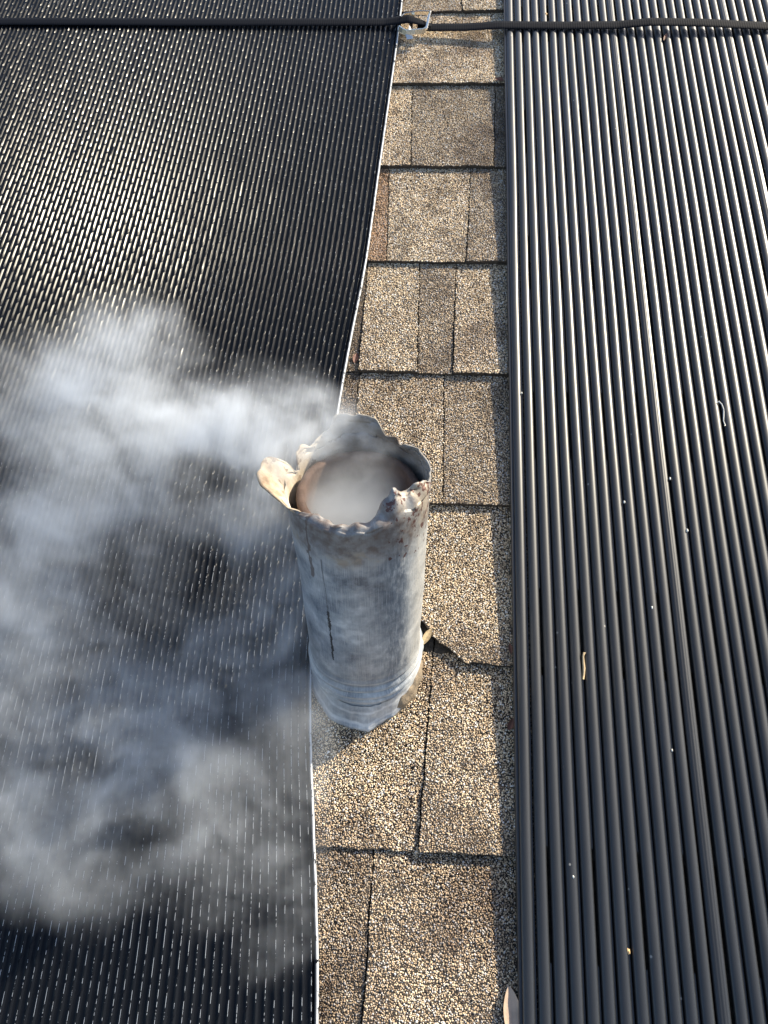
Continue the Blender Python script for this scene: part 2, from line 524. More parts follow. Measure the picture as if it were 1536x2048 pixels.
for i, tabs in COURSES:
    vb = butt_v(i)
    tilt = -0.012 if i >= 3 else (0.010 if i < 1 else -0.004)
    for (b0, b1, t0, t1, raised, tone) in tabs:
        gap = 0.0006
        ext = 1.16
        bl, br = b0 + gap, b1 - gap
        tl, tr = b0 + (t0 - b0) * ext + gap, b1 + (t1 - b1) * ext - gap
        dv = lambda u: tilt * u
        if i == 1:       # cut round the pipe, one torn corner
            poly = [(FAR_L, vb), (-0.060, vb), (-0.046, 0.058), (0.000, 0.072), (0.0476, 0.0616), (0.0560, 0.0500), (0.0627, 0.0429), (0.0700, 0.0395), (0.0760, 0.0339), (0.0834, vb - 0.0005), (FAR_R, vb - 0.0015), (FAR_R, vb + EXP * ext), (FAR_L, vb + EXP * ext)]
        else:
            poly = [(bl, vb + dv(bl)), (br, vb + dv(br)), (tr, vb + EXP * ext), (tl, vb + EXP * ext)]
        if i == 0:
            poly[2] = (poly[2][0], vb + EXP * 1.32); poly[3] = (poly[3][0], vb + EXP * 1.32)
        shingle(poly, i, raised, tone)

# ------------------------------------------------------------------ left collector: ribbed mat
PANEL_V0, PANEL_V1 = -0.42, 1.40
RIB = 0.0058
NRIB = 205          # those past the first 112 lie outside the picture and have no notches
mat_panel = thing('ribbed_solar_collector', 'black ribbed plastic pool-heating mat with short dashes along its ribs and a scuffed white edge', 'solar collector', (0, 0, 0))
def rib_offset(i, v):
    e = panel_edge(v)
    d = i * RIB
    w = np.exp(-d / 0.15)
    return e * w + (-0.031) * (1 - w) - d - 0.0050
BASE_N = 0.0062
# profile across a rib: (du, dn, crest, follows notch)
PROF = np.array([(-2.92, 0.0, 0), (-1.35, 0.03, 0), (0.22, 1.50, 0), (0.46, 1.66, 1), (0.64, 1.66, 1), (0.71, 1.61, 0.2), (0.76, 1.55, 0), (1.18, 1.17, 0), (1.55, 0.80, 0), (1.88, 0.43, 0), (2.14, 0.10, 0), (2.26, 0.02, 0), (2.92, 0.0, 0)])
PROF[1:-1, :2] *= 0.82
PERIOD = 0.0244
FR = np.array([0.03, 0.048, 0.072, 0.12, 0.36, 0.955])
FH = np.array([1.0, 0.60, 0.58, 0.96, 1.0, 1.0])
nper = int((PANEL_V1 - PANEL_V0) / PERIOD)
for i in range(NRIB):
    ph = (0.5 if i % 2 else 0.0) + 0.085 * i
    k = np.arange(nper)
    jit = np.clip(rng.normal(0, 0.02, nper), -0.034, 0.034)
    vv = PANEL_V0 + ((k + jit)[:, None] + (ph % 1.0) + FR[None, :]) * PERIOD
    hh = (FH[None, :] * (1 + rng.normal(0, 0.035, (nper, 1)))) + rng.normal(0, 0.012, (nper, len(FR)))
    vv, hh = vv.ravel(), hh.ravel()
    if i >= 112:
        vv = np.linspace(PANEL_V0, PANEL_V1, 60); hh = np.ones(60)
    vv = np.concatenate([[PANEL_V0 - 0.01], vv, [PANEL_V1 + 0.03]]); hh = np.concatenate([[1], hh, [1]])
    c = rib_offset(i, vv)
    left = (c - rib_offset(i + 1, vv)) * 0.5
    du = PROF[None, :, 0] / 2920.0 * 2.92
    wid = np.where(np.abs(PROF[:, 0]) > 2.9, 1.0, 0.0)
    U = c[:, None] + np.where(wid[None, :] > 0, np.sign(PROF[None, :, 0]) * (left[:, None] + 0.00002), du)
    slant = np.clip(PROF[None, :, 0] / 2.92, -1, 1) * 0.0052
    V = vv[:, None] + slant
    wob = 0.00022 * np.array([mnoise.noise((x * 60, i * 1.7, 0)) for x in vv])
    N = BASE_N + PROF[None, :, 1] * 0.001 * hh[:, None] + 0 * U
    U = U + wob[:, None]
    verts = np.stack([U, V, N], -1).reshape(-1, 3)
    me = fast_mesh('rib', verts, grid_faces(len(vv), len(PROF))[:, ::-1][:, ::-1])
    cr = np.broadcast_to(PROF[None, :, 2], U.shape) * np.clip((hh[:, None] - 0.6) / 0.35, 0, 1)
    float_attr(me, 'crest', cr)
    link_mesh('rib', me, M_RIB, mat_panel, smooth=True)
# backing sheet under the ribs
vv = np.linspace(PANEL_V0 - 0.02, PANEL_V1 + 0.04, 120)
rows = []
for v in vv:
    e = float(panel_edge(v))
    rows.append([(-1.24, v, BASE_N - 0.0007), (-0.70, v, BASE_N - 0.0007), (e - 0.004, v, BASE_N - 0.0007), (e - 0.0015, v, BASE_N - 0.0020), (-1.24, v, BASE_N - 0.0020)])
me = fast_mesh('backing_sheet', np.array(rows).reshape(-1, 3), grid_faces(len(vv), 5))
link_mesh('backing_sheet', me, M_RIB, mat_panel)
# raised bead along the edge, scuffed pale on its outer corner
EP = np.array([(-2.9, -0.6, 0), (-2.6, 1.3, 0), (-1.9, 1.9, 0), (-0.75, 2.15, 0.3), (-0.45, 2.15, 1.0), (0.30, 1.75, 1.0), (0.50, 1.0, 0.7), (0.52, -2.6, 0), (0.0, -3.2, 0), (-2.9, -3.2, 0)])
vv = np.linspace(PANEL_V0 - 0.02, PANEL_V1 + 0.04, 420)
e = panel_edge(vv)
w1 = np.array([mnoise.noise((x * 70, 3.3, 0)) for x in vv]) * 0.00025
U = e[:, None] + EP[None, :, 0] * 0.001 + w1[:, None]
N = BASE_N + 0.0005 + EP[None, :, 1] * 0.001 + 0.4 * w1[:, None]
V = np.broadcast_to(vv[:, None], U.shape)
me = fast_mesh('edge_bead', np.stack([U, V, N], -1).reshape(-1, 3), grid_faces(len(vv), len(EP), True))
float_attr(me, 'scuff', np.broadcast_to(EP[None, :, 2], U.shape))
link_mesh('edge_bead', me, M_RIB, mat_panel, smooth=True)

# ------------------------------------------------------------------ right collector: row of tubes
tube_panel = thing('tube_solar_collector', 'black solar collector of smooth parallel tubes with slots between some of them', 'solar collector', (0, 0, 0))
TP = 0.01065
PE = 0.1222               # left edge of the collector
MOD = TP * 13
NMOD = 6
T_V0, T_V1 = -0.62, 1.45
TR = 0.0041
TN = 0.0103               # height of tube axes
tv = np.linspace(T_V0, T_V1, 64)
def panel_wave(u, v):
    return 0.0009 * mnoise.noise((u * 3.0, v * 2.2, 5.0)) + 0.00055 * mnoise.noise((u * 40, v * 6, 9.0))
def strip(name, prof, ucen, vv, mat, parent, smooth=True, closed=True):
    """sweep a closed (du, dn) profile along v"""
    prof = np.array(prof)
    off = np.array([panel_wave(ucen, v) for v in vv])
    hn = np.array([0.0006 * mnoise.noise((ucen * 25, v * 5, 2.0)) for v in vv])
    U = ucen + off[:, None] + prof[None, :, 0]
    N = prof[None, :, 1] + hn[:, None]
    V = np.broadcast_to(vv[:, None], U.shape)
    k = len(prof)
    F = grid_faces(len(vv), k, closed)[:, ::-1]
    me = fast_mesh(name, np.stack([U, V, N], -1).reshape(-1, 3), F)
    return link_mesh(name, me, mat, parent, smooth=smooth)
ANG = np.linspace(0, 2 * math.pi, 25)[:-1]
CIRC = [(0.0043 * math.cos(a), TN + (0.0029 if math.sin(a) > 0 else 0.0041) * math.sin(a)) for a in ANG]
SLOT_V = [-0.1803 - 0.1985 * 2 + 0.1985 * j for j in range(11)]
SLOT_L = 0.0735
def box_prof(w, n0, n1, b=0.0003):
    h = w / 2
    return [(h, n0), (h, n1 - b), (h - b, n1), (-h + b, n1), (-h, n1 - b), (-h, n0)]
for m in range(NMOD):
    ms = PE + m * MOD
    tubes = [ms + 0.0062 + TP * k for k in range(12)]
    for u in tubes:
        strip('tube', CIRC, u, tv, M_TUBE, tube_panel)
    wn0, wn1 = TN - 0.0020, TN - 0.0004
    for k in range(11):
        wdt = 0.0024
        uc = tubes[k] + 0.0043 - 0.0006 + wdt / 2 - 0.0004
        if k % 3 == 1:
            seglist, a = [], T_V0
            for s in SLOT_V:
                if s > a and s < T_V1:
                    seglist.append((a, s)); a = s + SLOT_L
            seglist.append((a, T_V1))
            for (a, b) in seglist:
                strip('web', box_prof(wdt, wn0, wn1), uc, np.linspace(a, b, 8), M_TUBE, tube_panel, smooth=False)
        else:
            strip('web', box_prof(wdt, wn0, wn1), uc, tv, M_TUBE, tube_panel, smooth=False)
    # lap seam between modules: a flat raised flange with fine lines
    uc = ms + 12.5 * TP + 0.0004
    seamp = []
    for a in np.linspace(0, 180, 25):
        g = 0.00022 if int(round(a / 7.5)) in (7, 10, 14) else 0.0
        seamp.append((0.0047 * math.cos(R(a)), TN - 0.0002 + (0.0027 - g) * math.sin(R(a))))
    seamp += [(-0.0047, 0.0060), (0.0047, 0.0060)]
    strip('lap_seam', seamp, uc, tv, M_TUBE, tube_panel, smooth=False)
# outer flange along the collector's left edge
fl = [(0.0030, 0.0050), (0.0030, 0.0098), (0.0012, 0.0104), (0.0006, 0.0101), (0.0002, 0.0107), (-0.0003, 0.0103), (-0.0005, 0.0050)]
strip('edge_flange', fl, PE, tv, M_TUBE, tube_panel, smooth=False)

# ------------------------------------------------------------------ vent pipe in its torn lead sleeve
PB = np.array([0.003, 0.0235, 0.0])
LEAN = 0.0035 / 0.197
AX = np.array([LEAN, math.sin(PITCH), math.cos(PITCH)]); AX /= np.linalg.norm(AX)
E1 = np.array([1.0, 0, 0]) - AX * AX[0]; E1 /= np.linalg.norm(E1)
E2 = np.cross(AX, E1)           # to the back (up-slope)
pipe = thing('vent_pipe', 'upright grey lead-sleeved vent pipe with a torn curled rim, steaming between the collectors', 'vent pipe', tuple(PB))
PR = 0.0425
KEYS = [ # angle, flap length, bend (+ out), rim height
    (0, .010, -2, .198), (20, .012, 8, .199), (42, .012, 2, .198), (58, .008, -10, .198), (72, .009, -4, .198), (79, .018, 2, .198), (86, .022, 8, .198),
    (98, .021, 12, .198), (104, .023, 12, .198), (114, .021, 8, .198), (119, .012, 6, .198), (136, .010, 14, .198), (150, .012, 22, .198), (157, .013, 30, .198),
    (159.5, .003, 0, .195), (162, .003, 20, .192), (165, .014, 40, .192), (170, .022, 52, .192), (180, .028, 62, .192), (192, .030, 66, .192), (203, .028, 62, .192), (211, .022, 52, .192), (216, .012, 40, .193),
    (221, .006, -30, .195), (227, .008, -90, .198), (236, .009, -105, .1985), (246, .009, -100, .198), (258, .0095, -110, .1985), (270, .009, -105, .198), (284, .010, -100, .199),
    (293, .013, -88, .1995), (301, .018, -66, .200), (309, .022, -56, .201), (317, .022, -56, .201), (324, .018, -66, .200), (330, .019, -50, .201), (339, .019, -28, .200), (347, .015, -8, .199), (354, .011, 0, .198), (360, .010, -2, .198)]
KA = np.array([k[0] for k in KEYS], float)
_fine = np.arange(0, 360, 0.5)
_kt = {}
for _c in (1, 2, 3):
    _y = np.interp(_fine, KA, [k[_c] for k in KEYS])
    _kt[_c] = np.convolve(np.pad(_y, 4, 'wrap'), np.hanning(11)[1:-1] / np.hanning(11).sum(), 'valid')
def kint(th, col):
    return np.interp(th % 360, _fine, _kt[col], period=360)
NTH = 288
ths = np.arange(NTH) * 360.0 / NTH
body_s = np.concatenate([np.linspace(-0.022, 0.05, 40), np.linspace(0.053, 0.180, 38)])
NF = 16
allrows = []
uvs = []
fl_attr = []
for s in body_s:
    row = []
    for th in ths:
        a = R(th)
        r = PR + 0.0036 * max(0.0, s) / 0.19
        r += 0.0011 * mnoise.noise((math.cos(a) * 1.3, math.sin(a) * 1.3, s * 14)) + 0.00035 * mnoise.noise((math.cos(a) * 5, math.sin(a) * 5, s * 60))
        # slumped wrinkles round the foot
        wq = math.exp(-((s - 0.020) / 0.014) ** 2)
        r += wq * (0.0020 * math.sin((s + 0.0010 * math.sin(a * 2 + 1)) * 2 * math.pi / 0.0082) + 0.0012)
        r += 0.0022 * max(0, (0.004 - s) / 0.026)
        row.append(PB * 0 + AX * s + (E1 * math.cos(a) + E2 * math.sin(a)) * r)
    allrows.append(row); uvs.append([(th / 360.0, s) for th in ths])
for j in range(NF + 1):
    row, uvr = [], []
    for th in ths:
        a = R(th)
        L, bend, rim = kint(th, 1), kint(th, 2), kint(th, 3)
        calm = 0.35 if 160 < th < 219 else 1.0
        L *= 1 + calm * 0.12 * mnoise.noise((math.cos(a) * 5, math.sin(a) * 5, 4.0)) + calm * 0.03 * mnoise.noise((math.cos(a) * 16, math.sin(a) * 16, 4.0))
        rim += 0.0016 * mnoise.noise((math.cos(a) * 6, math.sin(a) * 6, 8.0))
        # integrate the bend
        z, q, K = rim, 0.0, 14
        f = j / NF
        for kk in range(K):
            g = (kk + 0.5) / K
            if g > f:
                break
            an = R(bend) * g ** 0.9
            z += L / K * math.cos(an); q += L / K * math.sin(an)
        cr = f * (0.0034 if not 290 < th < 345 else 0.0048) * (0.55 if 160 < th < 219 else 1.0)
        q += cr * mnoise.noise((math.cos(a) * 5, math.sin(a) * 5, 20 + f * 1.6)) + 0.25 * cr * mnoise.noise((math.cos(a) * 11, math.sin(a) * 11, 30 + f * 3))
        z += (0.35 if 219 < th < 296 else 0.8) * cr * mnoise.noise((math.cos(a) * 7, math.sin(a) * 7, 40 + f * 2))
        r = PR + 0.0036 + 0.0011 * mnoise.noise((math.cos(a) * 1.3, math.sin(a) * 1.3, 0.18 * 14)) + q
        row.append(AX * z + (E1 * math.cos(a) + E2 * math.sin(a)) * r)
        uvr.append((th / 360.0, rim + L * f))
    allrows.append(row); uvs.append(uvr)
V = np.array(allrows).reshape(-1, 3)
UVv = np.array(uvs).reshape(-1, 2)
F = grid_faces(len(allrows), NTH, True)
me = fast_mesh('lead_sleeve', V, F)
lay = me.uv_layers.new(name='UVMap')
li = np.empty(len(me.loops), dtype=np.int32); me.loops.foreach_get('vertex_index', li)
luv = UVv[li].reshape(-1, 4, 2).copy()
wrap = (luv[:, :, 0].max(1) - luv[:, :, 0].min(1)) > 0.5
lw = luv[wrap]; lw[..., 0] = np.where(lw[..., 0] < 0.5, lw[..., 0] + 1, lw[..., 0]); luv[wrap] = lw
lay.data.foreach_set('uv', luv.astype(np.float32).ravel())
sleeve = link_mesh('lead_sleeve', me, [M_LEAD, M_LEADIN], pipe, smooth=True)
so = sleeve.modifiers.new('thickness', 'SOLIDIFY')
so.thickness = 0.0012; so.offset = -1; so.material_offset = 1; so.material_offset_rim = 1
so.use_even_offset = False

# iron pipe inside the sleeve
rows = []
for (r, s) in [(0.0350, -0.02), (0.0350, 0.1840), (0.0352, 0.1930), (0.0360, 0.1946), (0.0398, 0.1946), (0.0406, 0.1930), (0.0396, 0.02)]:
    rows.append([AX * (s + 0.0006 * mnoise.noise((math.cos(R(t)) * 4, math.sin(R(t)) * 4, s))) + (E1 * math.cos(R(t)) + E2 * math.sin(R(t))) * (r + 0.0004 * mnoise.noise((math.cos(R(t)) * 6, math.sin(R(t)) * 6, s * 30))) for t in np.arange(96) * 3.75])
me = fast_mesh('iron_pipe', np.array(rows).reshape(-1, 3), grid_faces(len(rows), 96, True)[:, ::-1])
o = link_mesh('iron_pipe', me, M_RUST, pipe, smooth=True)
tag(o, label='rusty iron pipe end inside the lead sleeve')

# lead skirt spreading over the shingles, pointed at the front
SK = [(0.0077, -0.0315), (0.0185, -0.0235), (0.0287, -0.0174), (0.0408, -0.003), (0.0452, 0.0113), (0.0482, 0.0321), (0.0500, 0.0448), (0.040, 0.072), (0.003, 0.082), (-0.040, 0.068), (-0.048, 0.03), (-0.0395, -0.0007), (-0.0319, -0.0124), (-0.0227, -0.0238), (-0.0063, -0.0288)]
sk = []
for (x0, y0), (x1, y1) in zip(SK, SK[1:] + SK[:1]):
    for j in range(8):
        f = j / 8
        sk.append((x0 + (x1 - x0) * f, y0 + (y1 - y0) * f))
sk = np.array(sk)
_p = np.concatenate([sk[-10:], sk, sk[:10]])
_w = np.hanning(11)[1:-1]; _w /= _w.sum()
_q = np.stack([np.convolve(_p[:, k], _w, 'same') for k in (0, 1)], -1)[10:-10]
_t = np.exp(-(np.minimum(np.arange(len(sk)), len(sk) - np.arange(len(sk))) / 3.0) ** 2)[:, None]
sk = _q * (1 - 0.7 * _t) + sk * 0.7 * _t
rows = []
for j, f in enumerate(np.linspace(0, 1, 9)):
    row = []
    for (x, y) in sk:
        d = np.array([x - PB[0], y - PB[1]]); d /= np.linalg.norm(d)
        # where the sleeve meets the height n
        ntop = 0.016
        cin = np.array([PB[0] + AX[0] * ntop, PB[1] + AX[1] / AX[2] * ntop]) + d * np.array([PR, PR / math.cos(PITCH)]) * 0.99
        fx = f ** 0.8
        p = cin * (1 - fx) + np.array([x, y]) * fx
        nn = ntop * (1 - f) ** 1.6 + 0.0040 + 0.0014 * math.sin(f * math.pi) * mnoise.noise((x * 70, y * 70, f * 3)) 
        row.append((p[0] - PB[0] + 0.0006 * mnoise.noise((x * 150, y * 150, 1)), p[1] - PB[1] + 0.0008 * mnoise.noise((x * 150, y * 150, 5)), nn))
    rows.append(row)
rows.append([(p[0], p[1], 0.0) for p in rows[-1]])
me = fast_mesh('base_skirt', np.array(rows).reshape(-1, 3), grid_faces(len(rows), len(sk), True)[:, ::-1])
lay = me.uv_layers.new(name='UVMap')
li = np.empty(len(me.loops), dtype=np.int32); me.loops.foreach_get('vertex_index', li)
pv_ = np.array(rows).reshape(-1, 3)
lay.data.foreach_set('uv', np.stack([0.70 + pv_[li, 0] * 2.0, 0.02 + pv_[li, 2]], -1).astype(np.float32).ravel())
o = link_mesh('base_skirt', me, M_LEAD, pipe, smooth=True)

# brown sealant smeared round the right of the foot
def patch(name, outline, n0, thick, mat, parent, off=(0, 0), rough=0.0006, seed=0):
    k = len(outline)
    c = np.mean(np.array(outline), 0)
    rows = []
    for f, h in ((1.0, 0.0), (0.97, 0.6), (0.8, 0.95), (0.45, 1.05), (0.02, 1.1)):
        rows.append([(c[0] + (x - c[0]) * f - off[0] + rough * mnoise.noise((x * 300, y * 300, seed + f)), c[1] + (y - c[1]) * f - off[1] + rough * mnoise.noise((x * 300, y * 300, seed + 9 + f)),
                      n0(x, y) + thick * h * (1 + 0.4 * mnoise.noise((x * 200 * f, y * 200 * f, seed)))) for (x, y) in outline])
    me = fast_mesh(name, np.array(rows).reshape(-1, 3), grid_faces(len(rows), k, True))
    return link_mesh(name, me, mat, parent, smooth=True)

def band(name, pts, mat, parent, seed):
    """sealant bead hugging the foot: list of (angle, s low, s high, bulge)"""
    rows = []
    for t in np.linspace(0, 1, 9):
        row = []
        for (th, s0, s1, bl) in pts:
            a = R(th)
            s = s0 + (s1 - s0) * t
            r = PR + 0.0012 + bl * math.sin(math.pi * min(1, t * 0.75 + 0.25)) * (1 + 0.5 * mnoise.noise((a * 6, t * 3, seed)))
            if t == 1: r -= 0.0012 + 0.001
            row.append(AX * s + (E1 * math.cos(a) + E2 * math.sin(a)) * r)
        rows.append(row)
    me = fast_mesh(name, np.array(rows).reshape(-1, 3), grid_faces(9, len(pts)))
    return link_mesh(name, me, mat, parent, smooth=True)
bp = []
for th in np.linspace(285, 368, 40):
    t = (th - 285) / 83
    lo = -math.sin(R(th + 180)) * -0.0155
    lo = -0.0155 * (-math.sin(R(th))) - 0.004
    hi = lo + 0.006 + 0.014 * math.sin(math.pi * t) + 0.004 * mnoise.noise((th * 0.11, 0, 0))
    bp.append((th, lo, hi, 0.0028))
o = band('sealant_bead', bp, M_SEAL, pipe, 3); tag(o, label='brown weathered sealant smeared round the right of the foot')
bp = []
for th in np.linspace(205, 250, 24):
    t = (th - 205) / 45
    lo = -0.0155 * (-math.sin(R(th))) - 0.004
    bp.append((th, lo, lo + 0.006 + 0.010 * math.sin(math.pi * t), 0.0032))
o = band('sealant_bead', bp, M_SEAL, pipe, 8)

# ------------------------------------------------------------------ strap across the collectors
strap = thing('tie_down_strap', 'black webbing strap with a steel buckle stretched across both collectors', 'strap', (0, 0, 0))
SW = 0.0152
def webbing(path, seed):
    """path: list of (u, v, n, twist)"""
    p = np.array(path)
    tt = np.linspace(0, len(p) - 1, 40 * (len(p) - 1))
    k = np.arange(len(p))
    P = np.stack([np.interp(tt, k, p[:, c]) for c in range(4)], -1)
    rows = []
    for (u, v, n, tw) in P:
        w = SW / 2
        v += 0.0004 * mnoise.noise((u * 14, seed, 0)); n += 0.0003 * mnoise.noise((u * 30, seed, 4))
        c, s = math.cos(tw), math.sin(tw)
        rows.append([(u, v + a * c - b * s, n + a * s + b * c) for a, b in ((-w, 0.0000), (-w + 0.0003, 0.00045), (-w * .3, 0.0005), (w * .3, 0.0005), (w - 0.0003, 0.00045), (w, 0.0000), (w - 0.0003, -0.0004), (-w + 0.0003, -0.0004))])
    me = fast_mesh('webbing', np.array(rows).reshape(-1, 3), grid_faces(len(rows), 8, True)[:, ::-1])
    return link_mesh('webbing', me, M_STRAP, strap, smooth=False)
webbing([(-1.26, 0.890, 0.0092, 0), (-0.80, 0.883, 0.0092, 0), (-0.54, 0.8735, 0.0092, 0), (-0.30, 0.8655, 0.0092, 0), (-0.03, 0.8575, 0.0098, 0), (0.000, 0.8550, 0.0150, 0.1), (0.020, 0.8480, 0.0135, -0.25), (0.030, 0.8450, 0.0120, -0.3)], 1.0)
webbing([(0.012, 0.848, 0.0095, 0), (0.030, 0.8450, 0.0098, 0), (0.070, 0.8425, 0.0110, 0), (0.118, 0.8405, 0.0142, 0), (0.20, 0.8365, 0.0148, 0), (0.262, 0.8342, 0.0160, 0), (0.30, 0.8325, 0.0200, 0), (0.36, 0.8305, 0.0195, 0), (0.44, 0.8275, 0.0158, 0), (0.60, 0.8220, 0.0148, 0), (0.95, 0.8100, 0.0148, 0)], 2.0)
def ribbon_loop(name, pts, width_dir, hw, th, mat, parent, closed=False):
    """flat metal strip following pts; width along width_dir"""
    P = np.array(pts, float)
    W = np.array(width_dir, float); W = W / np.linalg.norm(W)
    rows = []
    for k in range(len(P)):
        a = P[k - 1] if k else P[k]
        b = P[k + 1] if k + 1 < len(P) else P[k]
        T = b - a; T = T / np.linalg.norm(T)
        Nn = np.cross(T, W); Nn = Nn / np.linalg.norm(Nn)
        rows.append([P[k] + W * hw * x + Nn * th * y for x, y in ((1, .6), (.8, 1), (-.8, 1), (-1, .6), (-1, -.6), (-.8, -1), (.8, -1), (1, -.6))])
    V = np.array(rows).reshape(-1, 3)
    F = grid_faces(len(P), 8, True)
    me = bpy.data.meshes.new(name)
    ends = [tuple(range(8)), tuple(len(P) * 8 - 8 + np.arange(8)[::-1])]
    me.from_pydata([tuple(map(float, p)) for p in V], [], [tuple(map(int, f)) for f in F] + [tuple(map(int, f)) for f in ends])
    me.update()
    return link_mesh(name, me, mat, parent)
buckle = bpy.data.objects.new('buckle', None); COL.objects.link(buckle); buckle.parent = strap
# side cheeks, slanting up to the right-hand bar, and three cross bars
ribbon_loop('side_plate', [(-0.011, 0.8395, 0.0125), (-0.006, 0.8335, 0.0130), (-0.001, 0.8290, 0.0135), (0.010, 0.8282, 0.0150), (0.0195, 0.8290, 0.0150), (0.0235, 0.8310, 0.0160)], (0.15, 0.35, 1), 0.0034, 0.0006, M_STEEL, buckle)
ribbon_loop('side_plate', [(-0.0095, 0.8600, 0.0125), (-0.0055, 0.8660, 0.0130), (0.001, 0.8668, 0.0135), (0.012, 0.8672, 0.0150), (0.0225, 0.8668, 0.0150), (0.0275, 0.8650, 0.0160)], (0.15, -0.35, 1), 0.0034, 0.0006, M_STEEL, buckle)
ribbon_loop('cross_bar', [(0.0240, 0.8300, 0.0168), (0.0252, 0.8400, 0.0170), (0.0264, 0.8550, 0.0170), (0.0278, 0.8662, 0.0168)], (1, 0, 0.5), 0.0017, 0.0008, M_STEEL, buckle)
ribbon_loop('cross_bar', [(-0.0105, 0.8385, 0.0108), (-0.0108, 0.8500, 0.0106), (-0.0100, 0.8612, 0.0108)], (1, 0, 0.2), 0.0022, 0.0007, M_STEEL, buckle)
ribbon_loop('cross_bar', [(0.0030, 0.8290, 0.0122), (0.0040, 0.8480, 0.0118), (0.0060, 0.8668, 0.0122)], (1, 0, -0.6), 0.0025, 0.0007, M_STEEL, buckle)
ribbon_loop('tab', [(0.0020, 0.8285, 0.0118), (0.0032, 0.8245, 0.0100), (0.0038, 0.8225, 0.0092)], (1, 0.2, 0), 0.0042, 0.0006, M_STEEL, buckle)

# ------------------------------------------------------------------ litter
def leaf(name, label, base, length, width, head, curl, mat, lift=0.002, seed=0, group=None):
    """pointed leaf blade with a fold along its midrib, one mesh with thickness"""
    n = 15
    rows = []
    for side in (1, -1):
        for i in range(n):
            t = i / (n - 1)
            w = width / 2 * math.sin(math.pi * min(1, t * 0.93 + 0.05)) ** 0.75 * (1 + 0.06 * mnoise.noise((t * 9, seed, 0)))
            row = []
            for x in (-1, -0.6, -0.2, 0, 0.2, 0.6, 1):
                z = lift + curl * abs(x) ** 1.6 * w + 0.12 * length * curl * (t - 0.5) ** 2 + 0.0006 * mnoise.noise((t * 5, x * 2, seed)) + (0.0004 if side > 0 else 0.0)
                if x == 0: z -= 0.0003
                row.append((x * w, (t - 0.5) * length, z))
            rows.append(row)
    V = np.array(rows).reshape(-1, 3)
    F1 = grid_faces(n, 7)
    F2 = grid_faces(n, 7)[:, ::-1] + n * 7
    side = []
    for c in (0, 6):
        for i in range(n - 1):
            a, b = i * 7 + c, (i + 1) * 7 + c
            side.append((a, b, b + n * 7, a + n * 7) if c else (b, a, a + n * 7, b + n * 7))
    F = np.concatenate([F1[:, :], F2, np.array(side)])
    c, s = math.cos(head), math.sin(head)
    V = np.stack([V[:, 0] * c - V[:, 1] * s, V[:, 0] * s + V[:, 1] * c, V[:, 2]], -1)
    o = link_mesh(name, fast_mesh(name, V, F), mat, None, smooth=True, base=base)
    return tag(o, label, 'leaf', group)
def twig(name, label, pts, r0, r1, mat, cat):
    base = pts[0]
    P = np.array(pts) - np.array(base)
    rows = []
    k = len(P)
    for i in range(k):
        T = P[min(i + 1, k - 1)] - P[max(i - 1, 0)]; T = T / np.linalg.norm(T)
        A = np.cross(T, (0, 0, 1.0)); A = A / (np.linalg.norm(A) + 1e-9)
        B = np.cross(T, A)
        r = (r0 + (r1 - r0) * i / (k - 1)) * (1 + 0.18 * math.sin(i * 2.1)) * (0.55 if i in (0, k - 1) else 1)
        rows.append([P[i] + (A * math.cos(a) + B * math.sin(a)) * r for a in np.arange(8) * math.pi / 4])
    F = [tuple(map(int, f)) for f in grid_faces(k, 8, True)] + [tuple(range(8)), tuple(range(k * 8 - 1, k * 8 - 9, -1))]
    V = np.array(rows).reshape(-1, 3)
    o = mesh_obj(name, V, F, mat, None, True, base)
    return tag(o, label, cat)
def speck(name, label, base, size, mat, cat, seed, group=None, flat=0.6):
    V, F = [], []
    n, m = 7, 10
    for i in range(n):
        a = math.pi * (i + 0.3) / (n - 0.4)
        for j in range(m):
            b = 2 * math.pi * j / m
            d = Vector((math.sin(a) * math.cos(b), math.sin(a) * math.sin(b), math.cos(a)))
            r = size * (1 + 0.45 * mnoise.noise(d * 1.8 + Vector((seed * 5.1, 0, 0))))
            V.append((d.x * r * 0.8, d.y * r * 1.25, d.z * r * flat + size * flat * 0.8))
    F = [tuple(map(int, f)) for f in grid_faces(n, m, True)] + [tuple(range(m)), tuple(range(n * m - 1, n * m - m - 1, -1))]
    o = mesh_obj(name, V, F, mat, None, True, base)
    return tag(o, label, cat, group)

leaf('dry_leaf', 'pale brown dry leaf tucked against the tube collector at the bottom of the picture', (0.1185, -0.2130, 0.0042), 0.034, 0.0125, R(8), 0.28, M_LEAF, 0.0015, 1)
leaf('dry_leaf', 'small red leaf scrap beside the scuffed edge of the ribbed mat above the pipe', (-0.0290, 0.3312, 0.0010), 0.0115, 0.0055, R(-6), 0.5, M_REDLEAF, 0.0012, 2)
leaf('dry_leaf', 'orange-brown leaf sliver lying just above the red leaf scrap', (-0.0225, 0.3465, 0.0010), 0.0110, 0.0030, R(-12), 0.4, M_REDLEAF, 0.0012, 3)
leaf('dry_leaf', 'dark red leaf scrap against the tube collector right of the pipe foot', (0.1200, -0.0200, 0.0026), 0.0100, 0.0050, R(-25), 0.5, M_REDLEAF, 0.0012, 4)
leaf('dry_leaf', 'tiny brown leaf scrap against the tube collector level with the torn shingle corner', (0.1200, 0.0400, 0.0046), 0.0080, 0.0034, R(10), 0.5, M_REDLEAF, 0.0012, 5)
leaf('dry_leaf', 'brown leaf scrap against the tube collector below the strap', (0.1155, 0.7480, 0.0040), 0.0110, 0.0060, R(70), 0.5, M_REDLEAF, 0.0012, 6)
leaf('dry_leaf', 'cream dry leaf caught between the pipe and the torn shingle corner', (0.0520, 0.0480, 0.0000), 0.0160, 0.0060, R(-28), 0.5, M_TWIG, 0.0035, 7)
